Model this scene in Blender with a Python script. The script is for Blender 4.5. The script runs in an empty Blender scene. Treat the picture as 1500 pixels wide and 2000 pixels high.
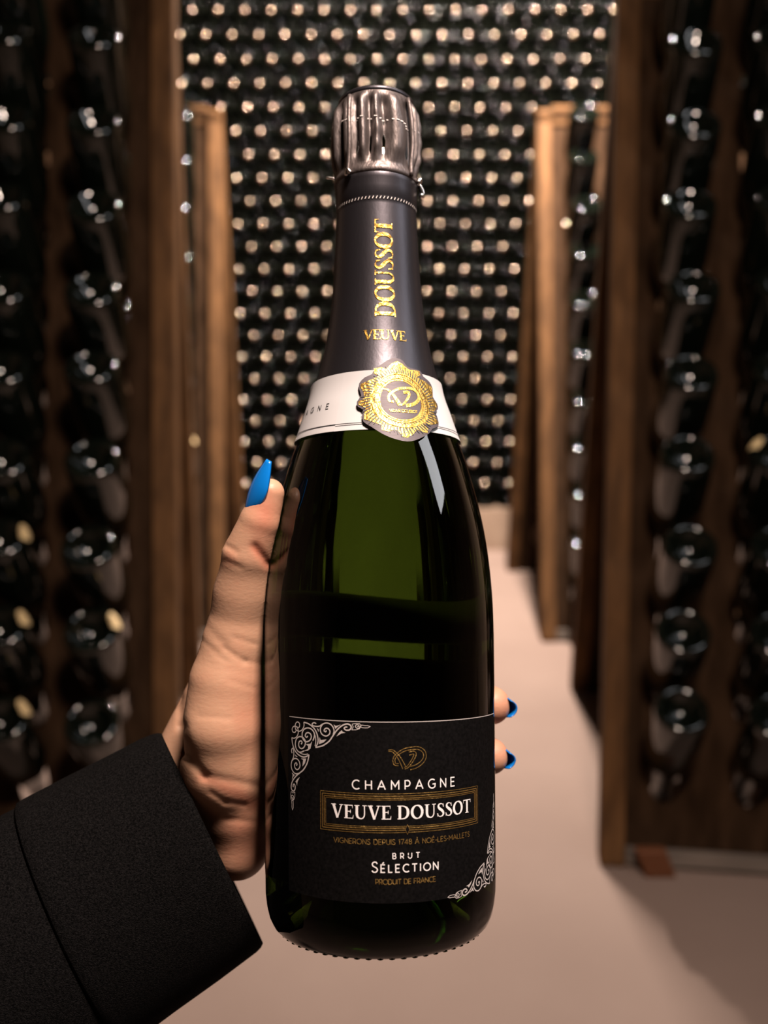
import bpy, bmesh, math, random
import numpy as np
from mathutils import Vector, Matrix
random.seed(7)
SC = bpy.context.scene
COL = SC.collection
PI = math.pi

# ------------------------------------------------------------------ camera
F, TH, HC = 1850.0, 0.2024, 0.934            # focal length (px of a 2000 px high frame), pitch, height
CT, ST = math.cos(TH), math.sin(TH)
cam = bpy.data.cameras.new('camera')
cam.sensor_fit = 'VERTICAL'; cam.sensor_height = 36.0; cam.sensor_width = 27.0
cam.lens = F / 2000 * 36.0
cam.clip_start = 0.02
cam.dof.use_dof = True
cam.dof.focus_distance = 0.335
cam.dof.aperture_fstop = 7.0
cam.dof.aperture_blades = 0
camo = bpy.data.objects.new('camera', cam); COL.objects.link(camo)
camo.location = (0, 0, HC); camo.rotation_euler = (PI / 2 - TH, 0, 0)
SC.camera = camo

# ------------------------------------------------------------------ light and exposure
w = bpy.data.worlds.new('world'); SC.world = w; w.use_nodes = True
w.node_tree.nodes['Background'].inputs[0].default_value = (0.02, 0.015, 0.012, 1)
w.node_tree.nodes['Background'].inputs[1].default_value = 0.3
SC.view_settings.view_transform = 'Standard'
SC.view_settings.look = 'None'
SC.view_settings.gamma = 1.0
SC.view_settings.use_curve_mapping = False
SC.view_settings.exposure = 0.0
SC.cycles.use_denoising = True
SC.cycles.caustics_reflective = False
SC.cycles.caustics_refractive = False
SC.cycles.max_bounces = 10
SC.cycles.transmission_bounces = 8
SC.cycles.diffuse_bounces = 3
SC.cycles.sample_clamp_indirect = 4.0
SC.cycles.blur_glossy = 0.0
try:
    SC.cycles.use_adaptive_sampling = False
except Exception:
    pass


def area_light(name, loc, target, sx, sy, power, color, spread=PI):
    l = bpy.data.lights.new(name, 'AREA'); l.shape = 'RECTANGLE'; l.size = sx; l.size_y = sy
    l.energy = power; l.color = color; l.spread = spread
    o = bpy.data.objects.new(name, l); COL.objects.link(o); o.location = loc
    d = Vector(target) - Vector(loc)
    o.rotation_euler = d.to_track_quat('-Z', 'Y').to_euler()
    return o


def ball_light(name, loc, power, color, r):
    l = bpy.data.lights.new(name, 'POINT'); l.energy = power; l.color = color; l.shadow_soft_size = r
    o = bpy.data.objects.new(name, l); COL.objects.link(o); o.location = loc
    return o


area_light('corridor_lamp', (0.40, 2.45, 2.68), (0.25, 4.3, 1.2), 0.11, 0.11, 500, (1.0, 0.85, 0.74))
area_light('tasting_lamp', (0.21, 0.06, 1.80), (0.0, 0.45, 0.85), 0.20, 0.20, 40, (1.0, 0.79, 0.66))
area_light('side_panel_lamp', (1.10, 0.34, 2.00), (0.0, 0.42, 0.95), 0.34, 1.10, 10, (0.97, 0.97, 1.0))


# ------------------------------------------------------------------ helpers
def mat(name, base=(0.5, 0.5, 0.5), rough=0.5, metal=0.0, spec=0.5, noise=None, bump=None, trans=0.0, ior=1.45, coat=0.0, sub=0.0, sheen=0.0):
    m = bpy.data.materials.new(name); m.use_nodes = True
    nt = m.node_tree; b = nt.nodes['Principled BSDF']
    b.inputs['Base Color'].default_value = (*base, 1); b.inputs['Roughness'].default_value = rough
    b.inputs['Metallic'].default_value = metal; b.inputs['IOR'].default_value = ior
    b.inputs['Specular IOR Level'].default_value = spec
    b.inputs['Transmission Weight'].default_value = trans
    b.inputs['Coat Weight'].default_value = coat
    b.inputs['Sheen Weight'].default_value = sheen
    if sub:
        b.inputs['Subsurface Weight'].default_value = sub
        b.inputs['Subsurface Radius'].default_value = (0.006, 0.0022, 0.0012)
        b.inputs['Subsurface Scale'].default_value = 1.0
    tc = nt.nodes.new('ShaderNodeTexCoord')
    if noise:                                   # (scale xyz, colour a, colour b, detail, low, high)
        mp = nt.nodes.new('ShaderNodeMapping'); mp.inputs['Scale'].default_value = noise[0]
        n = nt.nodes.new('ShaderNodeTexNoise'); n.inputs['Detail'].default_value = noise[3]
        n.inputs['Scale'].default_value = 1.0
        r = nt.nodes.new('ShaderNodeValToRGB')
        r.color_ramp.elements[0].color = (*noise[1], 1); r.color_ramp.elements[1].color = (*noise[2], 1)
        r.color_ramp.elements[0].position = noise[4]; r.color_ramp.elements[1].position = noise[5]
        nt.links.new(tc.outputs['Object'], mp.inputs[0]); nt.links.new(mp.outputs[0], n.inputs['Vector'])
        nt.links.new(n.outputs['Fac'], r.inputs[0]); nt.links.new(r.outputs[0], b.inputs['Base Color'])
    if bump:                                    # (scale xyz, distance, detail)
        mp = nt.nodes.new('ShaderNodeMapping'); mp.inputs['Scale'].default_value = bump[0]
        n = nt.nodes.new('ShaderNodeTexNoise'); n.inputs['Scale'].default_value = 1.0; n.inputs['Detail'].default_value = bump[2]
        bp = nt.nodes.new('ShaderNodeBump'); bp.inputs['Distance'].default_value = bump[1]; bp.inputs['Strength'].default_value = 1.0
        nt.links.new(tc.outputs['Object'], mp.inputs[0]); nt.links.new(mp.outputs[0], n.inputs['Vector'])
        nt.links.new(n.outputs['Fac'], bp.inputs['Height']); nt.links.new(bp.outputs[0], b.inputs['Normal'])
    return m


M = dict(
    floor=mat('pale_concrete', noise=((3, 3, 3), (0.155, 0.108, 0.088), (0.182, 0.130, 0.107), 8, 0.3, 0.7), rough=0.75, bump=((60, 60, 60), 0.0006, 6)),
    wall=mat('cellar_plaster', noise=((4, 4, 4), (0.15, 0.10, 0.07), (0.20, 0.14, 0.10), 6, 0.3, 0.7), rough=0.9, bump=((30, 30, 30), 0.004, 5)),
    ceiling=mat('dark_ceiling_plaster', (0.06, 0.05, 0.04), 0.9, bump=((20, 20, 20), 0.006, 5)),
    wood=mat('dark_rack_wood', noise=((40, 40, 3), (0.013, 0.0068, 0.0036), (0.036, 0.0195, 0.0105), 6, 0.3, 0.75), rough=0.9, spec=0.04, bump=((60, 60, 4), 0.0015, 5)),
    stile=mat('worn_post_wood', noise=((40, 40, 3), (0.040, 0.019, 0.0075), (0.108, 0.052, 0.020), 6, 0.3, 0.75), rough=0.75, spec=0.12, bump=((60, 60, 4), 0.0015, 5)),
    rail=mat('pale_lit_edge', noise=((3, 40, 40), (0.05, 0.038, 0.03), (0.13, 0.10, 0.08), 6, 0.3, 0.75), rough=0.7),  # pale grey stands in for light on the boards' bottom edge
    wedge=mat('rust_brown_wood', (0.09, 0.028, 0.008), 0.7, bump=((40, 40, 40), 0.002, 4)),
    darkglass=mat('dark_bottle_glass', (0.002, 0.003, 0.002), 0.055, ior=1.6, spec=0.5),
    stackglass=mat('dimmed_bottle_glass', (0.0012, 0.0014, 0.001), 0.07, ior=1.45, spec=0.07),  # darker copy of the rack glass, reflectance cut to dim the glints
    paint=mat('cream_paint', (0.50, 0.37, 0.19), 0.7),
    hero=mat('green_bottle_glass', (0.030, 0.062, 0.006), 0.0, trans=1.0, ior=1.48),
    black=mat('black_label_paper', noise=((900, 900, 900), (0.0015, 0.0014, 0.0015), (0.005, 0.0045, 0.0048), 4, 0.3, 0.8), rough=0.6, spec=0.06),
    white=mat('white_band_paper', (0.395, 0.395, 0.41), 0.6),
    ink=mat('white_ink', (0.60, 0.58, 0.59), 0.6),
    inkgrey=mat('silver_grey_ink', (0.36, 0.33, 0.325), 0.6),
    inkblack=mat('black_ink', (0.02, 0.02, 0.022), 0.5),
    gold=mat('gold_foil', (0.46, 0.275, 0.065), 0.36, metal=1.0, bump=((600, 600, 600), 0.0004, 3)),
    golddark=mat('gold_foil_print', (0.75, 0.48, 0.16), 0.42, metal=1.0, bump=((700, 700, 700), 0.0004, 3)),
    foil=mat('charcoal_foil', (0.042, 0.0395, 0.0465), 0.38, metal=0.85, bump=((900, 900, 120), 0.00004, 3)),
    medal=mat('charcoal_medal_paper', (0.06, 0.05, 0.058), 0.55, metal=0.35, bump=((60, 900, 900), 0.00008, 3)),
    cap=mat('crinkled_charcoal_foil', (0.10, 0.084, 0.082), 0.48, metal=0.75, bump=((400, 400, 90), 0.0006, 4)),
    wire=mat('steel_wire', (0.75, 0.72, 0.7), 0.22, metal=1.0),
    thread=mat('pale_perforation', (0.5, 0.46, 0.45), 0.5),
    knit=mat('black_knit', noise=((1500, 1500, 1500), (0.0008, 0.0008, 0.0009), (0.0075, 0.007, 0.0073), 3, 0.35, 0.75), rough=0.95, spec=0.05, bump=((2600, 2600, 2600), 0.0007, 2), sheen=0.0),
    crowncap=mat('tin_crown_cap', (0.66, 0.50, 0.37), 0.18, metal=1.0),
    nail=mat('blue_nail_varnish', (0.003, 0.13, 0.46), 0.16, coat=0.6),
)


def fix(me, smooth=True, normals=True):
    if normals:
        bm = bmesh.new(); bm.from_mesh(me); bmesh.ops.recalc_face_normals(bm, faces=bm.faces); bm.to_mesh(me); bm.free()
    if smooth:
        me.polygons.foreach_set('use_smooth', [True] * len(me.polygons))
    me.update()


def obj(name, verts, faces, m, parent=None, smooth=True, normals=True, **props):
    me = bpy.data.meshes.new(name); me.from_pydata([tuple(v) for v in verts], [], [tuple(f) for f in faces])
    fix(me, smooth, normals)
    if m: me.materials.append(m)
    o = bpy.data.objects.new(name, me); COL.objects.link(o)
    if parent: o.parent = parent
    for k, v in props.items(): o[k] = v
    return o


def shared(name, me, parent=None, **props):
    o = bpy.data.objects.new(name, me); COL.objects.link(o)
    if parent: o.parent = parent
    for k, v in props.items(): o[k] = v
    return o


def empty(name, loc, label, cat, group=None):
    o = bpy.data.objects.new(name, None); COL.objects.link(o); o.location = loc
    o.empty_display_size = 0.05
    o['label'] = label; o['category'] = cat
    if group: o['group'] = group
    return o


def box(lo, hi, fn=None):
    v = [(x, y, z) for x in (lo[0], hi[0]) for y in (lo[1], hi[1]) for z in (lo[2], hi[2])]
    if fn: v = [fn(*p) for p in v]
    return v, [(0, 1, 3, 2), (4, 6, 7, 5), (0, 4, 5, 1), (2, 3, 7, 6), (0, 2, 6, 4), (1, 5, 7, 3)]


def bevel(o, wd=0.003, seg=2):
    b = o.modifiers.new('bevel', 'BEVEL'); b.width = wd; b.segments = seg; b.limit_method = 'ANGLE'
    return o


def lathe(prof, n=32, disp=None):
    """profile [(r, z)] -> verts, faces around +Z; r == 0 makes a pole"""
    V, Fc, rows = [], [], []
    for r, z in prof:
        if r <= 1e-9:
            rows.append([len(V)]); V.append((0, 0, z))
        else:
            rows.append(list(range(len(V), len(V) + n)))
            for k in range(n):
                t = 2 * PI * k / n
                rr = r + (disp(t, z) if disp else 0)
                V.append((rr * math.cos(t), rr * math.sin(t), z))
    for A, B in zip(rows, rows[1:]):
        for k in range(n):
            k2 = (k + 1) % n
            if len(A) == 1 and len(B) == 1: continue
            if len(A) == 1: Fc.append((A[0], B[k], B[k2]))
            elif len(B) == 1: Fc.append((A[k], A[k2], B[0]))
            else: Fc.append((A[k], A[k2], B[k2], B[k]))
    return V, Fc


def cspline(xs, ys):
    """natural cubic spline through the points"""
    xs = np.array(xs, float); ys = np.array(ys, float); n = len(xs); h = np.diff(xs)
    A = np.zeros((n, n)); b = np.zeros(n); A[0, 0] = A[-1, -1] = 1
    for i in range(1, n - 1):
        A[i, i - 1] = h[i - 1]; A[i, i] = 2 * (h[i - 1] + h[i]); A[i, i + 1] = h[i]
        b[i] = 3 * ((ys[i + 1] - ys[i]) / h[i] - (ys[i] - ys[i - 1]) / h[i - 1])
    c = np.linalg.solve(A, b); d = np.diff(c) / (3 * h); bb = np.diff(ys) / h - h * (2 * c[:-1] + c[1:]) / 3

    def f(x):
        x = np.asarray(x, float); i = np.clip(np.searchsorted(xs, x) - 1, 0, n - 2)
        t = np.clip(x, xs[0], xs[-1]) - xs[i]
        return ys[i] + bb[i] * t + c[i] * t * t + d[i] * t ** 3
    return f


def smooth_line(pts, step=4):
    """Catmull-Rom through points of any dimension"""
    P = [np.array(p, float) for p in pts]
    if len(P) < 3: return P
    out = []
    for i in range(len(P) - 1):
        p0 = P[i - 1] if i else 2 * P[0] - P[1]
        p1, p2 = P[i], P[i + 1]
        p3 = P[i + 2] if i + 2 < len(P) else 2 * P[-1] - P[-2]
        for k in range(step):
            t = k / step
            out.append(0.5 * (2 * p1 + (p2 - p0) * t + (2 * p0 - 5 * p1 + 4 * p2 - p3) * t * t + (3 * p1 - p0 - 3 * p2 + p3) * t ** 3))
    out.append(P[-1])
    return out

# ------------------------------------------------------------------ the cellar
def struct(name, lo, hi, m):
    v, f = box(lo, hi); o = obj(name, v, f, m, smooth=False); o['kind'] = 'structure'; return o


WX, Y0, Y1, ZC = 2.3, -2.2, 4.25, 2.75
struct('floor', (-WX, Y0, -0.1), (WX, Y1, 0), M['floor'])
struct('ceiling', (-WX, Y0, ZC), (WX, Y1, ZC + 0.1), M['ceiling'])
struct('wall_left', (-WX - 0.1, Y0, -0.1), (-WX, Y1, ZC + 0.1), M['wall'])
struct('wall_right', (WX, Y0, -0.1), (WX + 0.1, Y1, ZC + 0.1), M['wall'])
struct('wall_back', (-WX - 0.1, Y1, -0.1), (WX + 0.1, Y1 + 0.1, ZC + 0.1), M['wall'])
struct('wall_front', (-WX - 0.1, Y0 - 0.1, -0.1), (WX + 0.1, Y0, ZC + 0.1), M['ceiling'])
struct('trim_back', (-1.75, 3.77, 0.0), (1.75, Y1, 0.172), M['wall'])       # the low plinth that carries the stack

# ------------------------------------------------------------------ bottles of the cellar
BODY = [(0.0, 0.030), (0.010, 0.0275), (0.020, 0.019), (0.028, 0.008), (0.0325, 0.0018), (0.0355, 0.0), (0.0385, 0.0008), (0.0415, 0.0035),
        (0.0432, 0.0085), (0.0440, 0.016), (0.0442, 0.06), (0.0440, 0.112), (0.0425, 0.130), (0.0385, 0.150), (0.0325, 0.170),
        (0.0260, 0.190), (0.0205, 0.212), (0.0172, 0.235), (0.0150, 0.262), (0.0146, 0.285), (0.0168, 0.288), (0.0168, 0.294), (0.0145, 0.296), (0.0148, 0.302), (0.0, 0.303)]
v, f = lathe(BODY, 32)
bottle_me = bpy.data.meshes.new('bottle'); bottle_me.from_pydata(v, [], f); fix(bottle_me); bottle_me.materials.append(M['darkglass'])
# the cream paint dab brushed across the foot of some bottles
pv, pf = [], []
path = [(0.0300, 0.0040), (0.0325, 0.0014), (0.0355, -0.0006), (0.0388, 0.0004), (0.0420, 0.0032), (0.0438, 0.0085), (0.0446, 0.0150)]
for i, (r, z) in enumerate(path):
    sp = 0.42 * math.sqrt(max(0.05, 1 - ((i - 3) / 3.4) ** 2))
    for k in range(9):
        t = sp * (k / 4 - 1); pv.append(((r + 0.0004) * math.cos(t), (r + 0.0004) * math.sin(t), z - 0.0003))
for i in range(len(path) - 1):
    for k in range(8): pf.append((i * 9 + k, i * 9 + k + 1, i * 9 + k + 10, i * 9 + k + 9))
paint_me = bpy.data.meshes.new('paint_mark'); paint_me.from_pydata(pv, [], pf); fix(paint_me); paint_me.materials.append(M['paint'])


def axis_matrix(base, outward, spin):
    """local +Z (foot to neck) points against outward"""
    z = -Vector(outward).normalized()
    x = Vector((0, 0, 1)).cross(z)
    x = x.normalized() if x.length > 1e-6 else Vector((1, 0, 0))
    y = z.cross(x)
    m = Matrix((x, y, z)).transposed() @ Matrix.Rotation(spin, 3, 'Z')
    m = m.to_4x4(); m.translation = base
    return m


# ------------------------------------------------------------------ riddling racks
RH, RA = 1.55, 0.408                     # height of an A-frame, depth of one leaf
ORD = ['top', 'second', 'third', 'fourth', 'fifth', 'sixth', 'seventh', 'eighth', 'ninth', 'bottom']
COLW = ['column beside its post', 'second column from its post', 'third column from its post', 'fourth column from its post']
SLANT = math.hypot(RH, RA)
PU, PV = 0.14, 0.137                      # spacing of the holes
CNX, CNZ = RH / SLANT, RA / SLANT


def plank_mesh():
    """a board two holes wide and ten high, in (u, along the slant, thickness) coordinates"""
    n, TK = 16, 0.024
    V, Fc = [], []
    y0, rows = 0.085, 10
    def add(p):
        V.append(p); return len(V) - 1
    for c in range(2):
        for r in range(rows):
            cx, cy = PU * (c + 0.5), y0 + PV * (r + 0.5)
            ring = []
            for k in range(n):
                t = 2 * PI * (k + 0.5) / n
                dx, dy = math.cos(t), math.sin(t)
                s = min(PU / 2 / max(abs(dx), 1e-6), PV / 2 / max(abs(dy), 1e-6))
                ox, oy = cx + dx * s, cy + dy * s
                g = 0.0015                              # joint between neighbouring boards
                ox = min(max(ox, g), 2 * PU - g)
                hx, hy = cx + dx * 0.028, cy + dy * 0.047
                ring.append([add((ox, oy, TK)), add((hx, hy, TK)), add((hx, hy, 0)), add((ox, oy, 0))])
            for k in range(n):
                A, B = ring[k], ring[(k + 1) % n]
                for q in range(3): Fc.append((A[q], B[q], B[q + 1], A[q + 1]))
            # corners of the cell
            for k in range(n):
                A, B = ring[k], ring[(k + 1) % n]
                a, b = V[A[0]], V[B[0]]
                if abs(a[0] - b[0]) > 1e-4 and abs(a[1] - b[1]) > 1e-4:
                    ccx = a[0] if abs(a[0] - cx) > abs(b[0] - cx) else b[0]
                    ccy = a[1] if abs(a[1] - cy) > abs(b[1] - cy) else b[1]
                    for q, z in ((0, TK), (3, 0)):
                        Fc.append((A[q], B[q], add((ccx, ccy, z))))
    top = y0 + PV * rows
    for lo, hi in ((0.0, y0), (top, SLANT)):
        b = len(V); vv, ff = box((0.0015, lo, 0), (2 * PU - 0.0015, hi, TK)); V += vv; Fc += [tuple(b + i for i in q) for q in ff]
    for x in (0.0015, 2 * PU - 0.0015):
        b = len(V); V += [(x, y0, 0), (x, y0, TK), (x, top, TK), (x, top, 0)]; Fc.append((b, b + 1, b + 2, b + 3))
    return V, Fc


PLV, PLF = plank_mesh()


def rack(label, x0, y0, yaw, side, ncol, where, paints, group, nplank=3, elev=52, skew=0.0):
    root = empty('riddling_rack', (x0, y0, 0), label, 'wine rack', 'riddling racks')
    c, s = math.cos(yaw), math.sin(yaw)
    def W(u, vv, z):                                   # rack coordinates -> about the rack's foot
        return (side * (u * c + vv * s), -u * s + vv * c, z)
    def leaf(u, l, t, back=False):                     # u along, l up the slant, t out of the face
        vv, z = RA * l / SLANT, RH * l / SLANT
        if back: return W(u + skew * (1 - l / SLANT), 2 * RA - vv + t * CNX, z + t * CNZ)
        return W(u, vv - t * CNX, z + t * CNZ)
    wide = 0.04 + nplank * 2 * PU
    for back in (False, True):
        for k in range(nplank):
            vs = [leaf(0.04 + 2 * PU * k + p[0], p[1], p[2] - 0.024, back) for p in PLV]
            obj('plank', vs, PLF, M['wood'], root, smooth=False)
        for u0 in (0.0, wide):
            vs, fs = box((u0, 0.0, -0.034), (u0 + 0.042, SLANT - 0.002, 0.016), lambda u, l, t: leaf(u, l, t, back))
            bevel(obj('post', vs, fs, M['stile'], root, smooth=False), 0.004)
        vs, fs = box((0.043, 0.004, 0.001), (wide - 0.001, 0.034, 0.014), lambda u, l, t: leaf(u, l, t, back))
        bevel(obj('foot_rail', vs, fs, M['rail'], root, smooth=False), 0.003)  # strip coloured pale as the lit lower edge of the boards
    vs, fs = box((0.043, RA - 0.018, RH - 0.045), (wide - 0.001, RA + 0.018, RH + 0.012), W)
    bevel(obj('ridge_beam', vs, fs, M['stile'], root, smooth=False), 0.004)
    L = 0.228
    for ci in range(ncol):
        for ri in range(10):
            u = 0.04 + PU * (ci + 0.5)
            l = 0.085 + PV * (9 - ri + 0.5)
            e = math.radians(elev + random.uniform(-3, 3)); dv = random.uniform(-0.04, 0.04)
            hole = Vector(leaf(u, l, -0.012))
            out = Vector((side * (math.cos(e) * dv * c - math.cos(e) * s), -math.cos(e) * dv * s - math.cos(e) * c, math.sin(e)))
            out.normalize()
            base = hole + out * L + Vector((x0, y0, 0))
            mk = (ci, ri) in paints
            o = shared('riddled_bottle', bottle_me, None, category='bottle', group=group,
                       label=f"dark bottle in {where}, {ORD[ri]} row, {COLW[ci]}" + (', cream paint dab' if mk else ''))
            o.matrix_world = axis_matrix(base, out, random.uniform(-0.2, 0.2))
            if mk:
                p = shared('paint_mark', paint_me, o)
                p.rotation_euler = (0, 0, paints[(ci, ri)])
    return root


rack('tall close riddling rack right of the held bottle, wooden A-frame with a worn brown post', 0.376, 1.50, 0.129, 1, 4, 'close right rack',
     {(1, 6): 0.4}, 'bottles in the close right rack')
rack('tall close riddling rack left of the held bottle, in deep shadow behind the black sleeve', -0.354, 1.48, 0.065, -1, 4, 'close left rack',
     {(1, 7): 2.75, (0, 8): 2.9, (1, 8): 2.8, (1, 9): 2.8}, 'bottles in the close left rack', skew=0.06)
rack('farther riddling rack with a brightly lit front post, beyond the close right rack', 0.464, 2.66, 0.0, 1, 3, 'far right rack', {}, 'bottles in the far right rack')
rack('farther riddling rack with an orange-brown post, beyond the close left rack', -0.468, 2.66, 0.06, -1, 3, 'far left rack', {(0, 7): 2.7, (0, 9): 2.7}, 'bottles in the far left rack')

vs, fs = box((-0.026, -0.010, 0.0), (0.026, 0.010, 0.05), lambda x, y, z: (x + (0.02 if z == 0 else 0), y, z))
o = bevel(obj('wedge', vs, fs, M['wedge'], None, smooth=False), 0.003)
o.location = (0.452, 1.462, 0); o['label'] = 'small rust-brown wooden wedge set against the front foot rail of the close right rack'; o['category'] = 'wedge'

# ------------------------------------------------------------------ the wall of stacked bottles
PX, PZ, YB = 0.0975, 0.0843, 3.79
cells = []
for r in range(28):
    z = 0.172 + 0.0455 + PZ * r
    if z > ZC - 0.05: break
    for c in range(-18, 19):
        x = c * PX + (PX / 2 if r % 2 else 0) + 0.02
        if abs(x) > 1.68: continue
        cells.append((r, x, z))


def project(x, y, z):
    zz = z - HC; d = y * CT - zz * ST; u = y * ST + zz * CT
    return 750 + F * x / d, 1000 - F * u / d


def rank(p):
    X, Y = project(p[0], YB, p[1])
    hid = (520 < X < 960 and Y > 880) or (660 < X < 815 and Y > 170) or X < 350 or X > 1195 or Y < -30 or (X > 1050 and Y > 225)
    return (1 if hid else 0, abs(p[0] - 0.1) + abs(p[1] - 1.3))


ORDW = ('first second third fourth fifth sixth seventh eighth ninth tenth eleventh twelfth thirteenth fourteenth fifteenth sixteenth seventeenth eighteenth nineteenth '
        'twentieth twenty-first twenty-second twenty-third twenty-fourth twenty-fifth twenty-sixth twenty-seventh twenty-eighth').split()
# bottles lie head to tail: feet in front, and in the gaps between them the necks of the bottles laid the other way
capv, capf = lathe([(.0152, .0085), (.0156, .0072)] + [(q, .02 - math.sqrt(.0004 - q * q)) for q in (.0146, .0132, .0114, .0094, .0072, .0048, .0024)] + [(0, 0)], 24, lambda t, z: .0005 * math.sin(12 * t) if z > .007 else 0)
crown_me = bpy.data.meshes.new('crown_cap'); crown_me.from_pydata(capv, [], capf); fix(crown_me); crown_me.materials.append(M['crowncap'])
NECK = [(0.0, .002), (.0138, .006), (.0138, .012), (.0140, .013), (.0140, .018), (.0134, .019), (.0134, .10), (.0138, .130), (.0165, .155), (.0235, .180), (.0315, .205), (.0385, .228), (.0430, .246), (.0440, .258), (.0440, .345), (.0410, .360), (.0, .358)]
nv_, nf_ = lathe(NECK, 20)
neck_me = bpy.data.meshes.new('bottle_by_the_neck'); neck_me.from_pydata(nv_, [], nf_); fix(neck_me); neck_me.materials.append(M['stackglass'])
stack_me = bottle_me.copy(); stack_me.materials.clear(); stack_me.materials.append(M['stackglass'])


def wording(kind, x, r):
    """which bottle it is: row up from the plinth, place counted from the neck of the held bottle"""
    side = 'right' if x > 0 else 'left'
    n = int(abs(x) / PX)
    return f"{kind} stacked bottle, {ORDW[r]} row above the plinth, {ORDW[n]} {side} of the held bottle"


feet = [(x, z, r) for r, x, z in cells]
necks = [(x + PX / 2, z - .0280, r) for r, x, z in cells if r > 0 and x + PX / 2 < 1.66]
for lst, me, kind, grp in ((feet, stack_me, 'foot-out', 'foot-out bottles of the back stack'), (necks, neck_me, 'crown-capped', 'neck-out bottles of the back stack')):
    lst.sort(key=rank)
    for x, z, r in lst[:300]:
        o = shared('stacked_bottle' if me is stack_me else 'capped_bottle', me, None, category='bottle', group=grp, label=wording(kind, x, r))
        x += random.uniform(-.0008, .0008); z += random.uniform(-.0006, .0006)
        y = YB + random.uniform(-.005, .005) + (-0.004 if me is neck_me else 0)
        if me is stack_me:
            o.matrix_world = axis_matrix(Vector((x, y, z)), (random.uniform(-.004, .004), -1, random.uniform(-.004, .004)), random.uniform(0, 6))
        else:
            o.matrix_world = axis_matrix(Vector((x, y, z)), (random.uniform(-.006, .006), -1, random.uniform(-.006, .006)), random.uniform(0, 6))
            o.matrix_world = o.matrix_world @ Matrix.Diagonal((0.74, 0.74, 1, 1))
            shared('crown_cap', crown_me, o)
lv, lf = lathe(BODY[:16] + [(0.0, 0.19)], 20)
lv2, lf2 = lathe(NECK[:12] + [(0.0, 0.19)], 16)
for lst, vv, ff, nm, lb in ((feet, lv, lf, 'stacked_bottles', 'remaining foot-out bottles of the back stack, at its edges and hidden spots'), (necks, lv2, lf2, 'capped_bottles', 'remaining neck-out bottles of the back stack, at its edges and hidden spots')):
    sv, sf, cv_, cf_ = [], [], [], []
    for x, z, r in lst[300:]:
        y = YB + random.uniform(-.005, .005) - (.004 if nm == 'capped_bottles' else 0)
        b = len(sv); k = .74 if nm == 'capped_bottles' else 1; sv += [(x + k * p[0], y + p[2], z + k * p[1]) for p in vv]; sf += [tuple(b + i for i in q) for q in ff]
        if nm == 'capped_bottles':
            b = len(cv_); cv_ += [(x + k * p[0], y + p[2], z + k * p[1]) for p in capv]; cf_ += [tuple(b + i for i in q) for q in capf]
    o = obj(nm, sv, sf, M['stackglass'], None, kind='stuff', category='bottles', label=lb)
    if cv_: obj('crown_caps', cv_, cf_, M['crowncap'], o, kind='stuff')

# label ornament outlines, millimetres on the paper
OH= {'leaf': [(-36.57, -40.79), (-34.8, -41.06), (-33.48, -41.62), (-32.2, -42.51), (-31.32, -43.68), (-30.78, -45.08), (-30.58, -46.5), (-30.96, -47.76), (-31.46, -48.73), (-29.98, -48.4), (-28.53, -47.88), (-26.43, -46.41), (-25.05, -44.59), (-23.92, -43.0), (-22.81, -41.82), (-21.71, -40.95), (-20.4, -40.38), (-19.33, -40.4), (-18.58, -41.02), (-18.69, -41.84), (-19.44, -42.34), (-20.41, -42.32), (-20.95, -41.83), (-20.51, -41.37), (-19.87, -41.38)], 'hook': [(-31.32, -40.9), (-31.95, -40.6), (-32.71, -40.8), (-33.02, -41.3), (-32.45, -41.67), (-31.2, -41.78), (-29.97, -41.57), (-28.76, -40.83), (-27.34, -40.37), (-25.95, -40.66), (-24.93, -41.62), (-24.55, -42.83), (-24.87, -44.17)], 'spiral': [(-28.76, -40.83), (-29.53, -41.91), (-29.68, -43.15), (-29.0, -44.29), (-27.58, -44.75), (-26.42, -44.16), (-26.03, -43.22), (-26.42, -42.43), (-27.23, -42.07), (-28.0, -42.42), (-28.24, -43.05), (-27.7, -43.33), (-27.35, -42.89)], 'tip': [(-18.22, -40.3), (-16.99, -40.06), (-15.73, -40.06), (-15.15, -40.81), (-15.74, -41.74), (-16.79, -42.14), (-18.27, -42.23), (-17.84, -41.2), (-18.22, -40.3)], 'tipsp': [(-15.53, -40.82), (-15.84, -41.54), (-16.58, -41.62), (-17.1, -41.07), (-16.78, -40.45), (-16.05, -40.53), (-16.05, -41.04), (-16.47, -41.01)], 'taper': [(-15.15, -40.51), (-14.07, -40.68), (-13.03, -40.66), (-12.1, -40.94), (-12.93, -41.37), (-14.07, -41.43), (-15.22, -41.32)], 'arc': [(-32.71, -46.67), (-32.08, -45.18), (-32.2, -43.96), (-33.22, -42.9), (-34.8, -42.55), (-36.43, -43.17), (-37.27, -44.49), (-37.21, -46.04), (-36.29, -47.1), (-35.2, -47.24), (-33.96, -46.62), (-33.36, -45.6), (-33.61, -44.59), (-34.53, -44.15), (-35.55, -44.44), (-35.94, -45.34), (-35.39, -45.77), (-34.8, -45.31)], 'outer': [(-31.83, -48.45), (-31.53, -46.78), (-31.7, -45.15), (-32.33, -43.76)], 'corner': [(-36.57, -40.79), (-36.49, -42.03), (-37.27, -43.35), (-38.71, -44.06), (-40.05, -43.71), (-40.66, -42.72), (-40.35, -41.54), (-39.45, -40.94), (-38.56, -41.38), (-38.56, -42.42), (-39.3, -42.95), (-39.75, -42.53)]}
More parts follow.
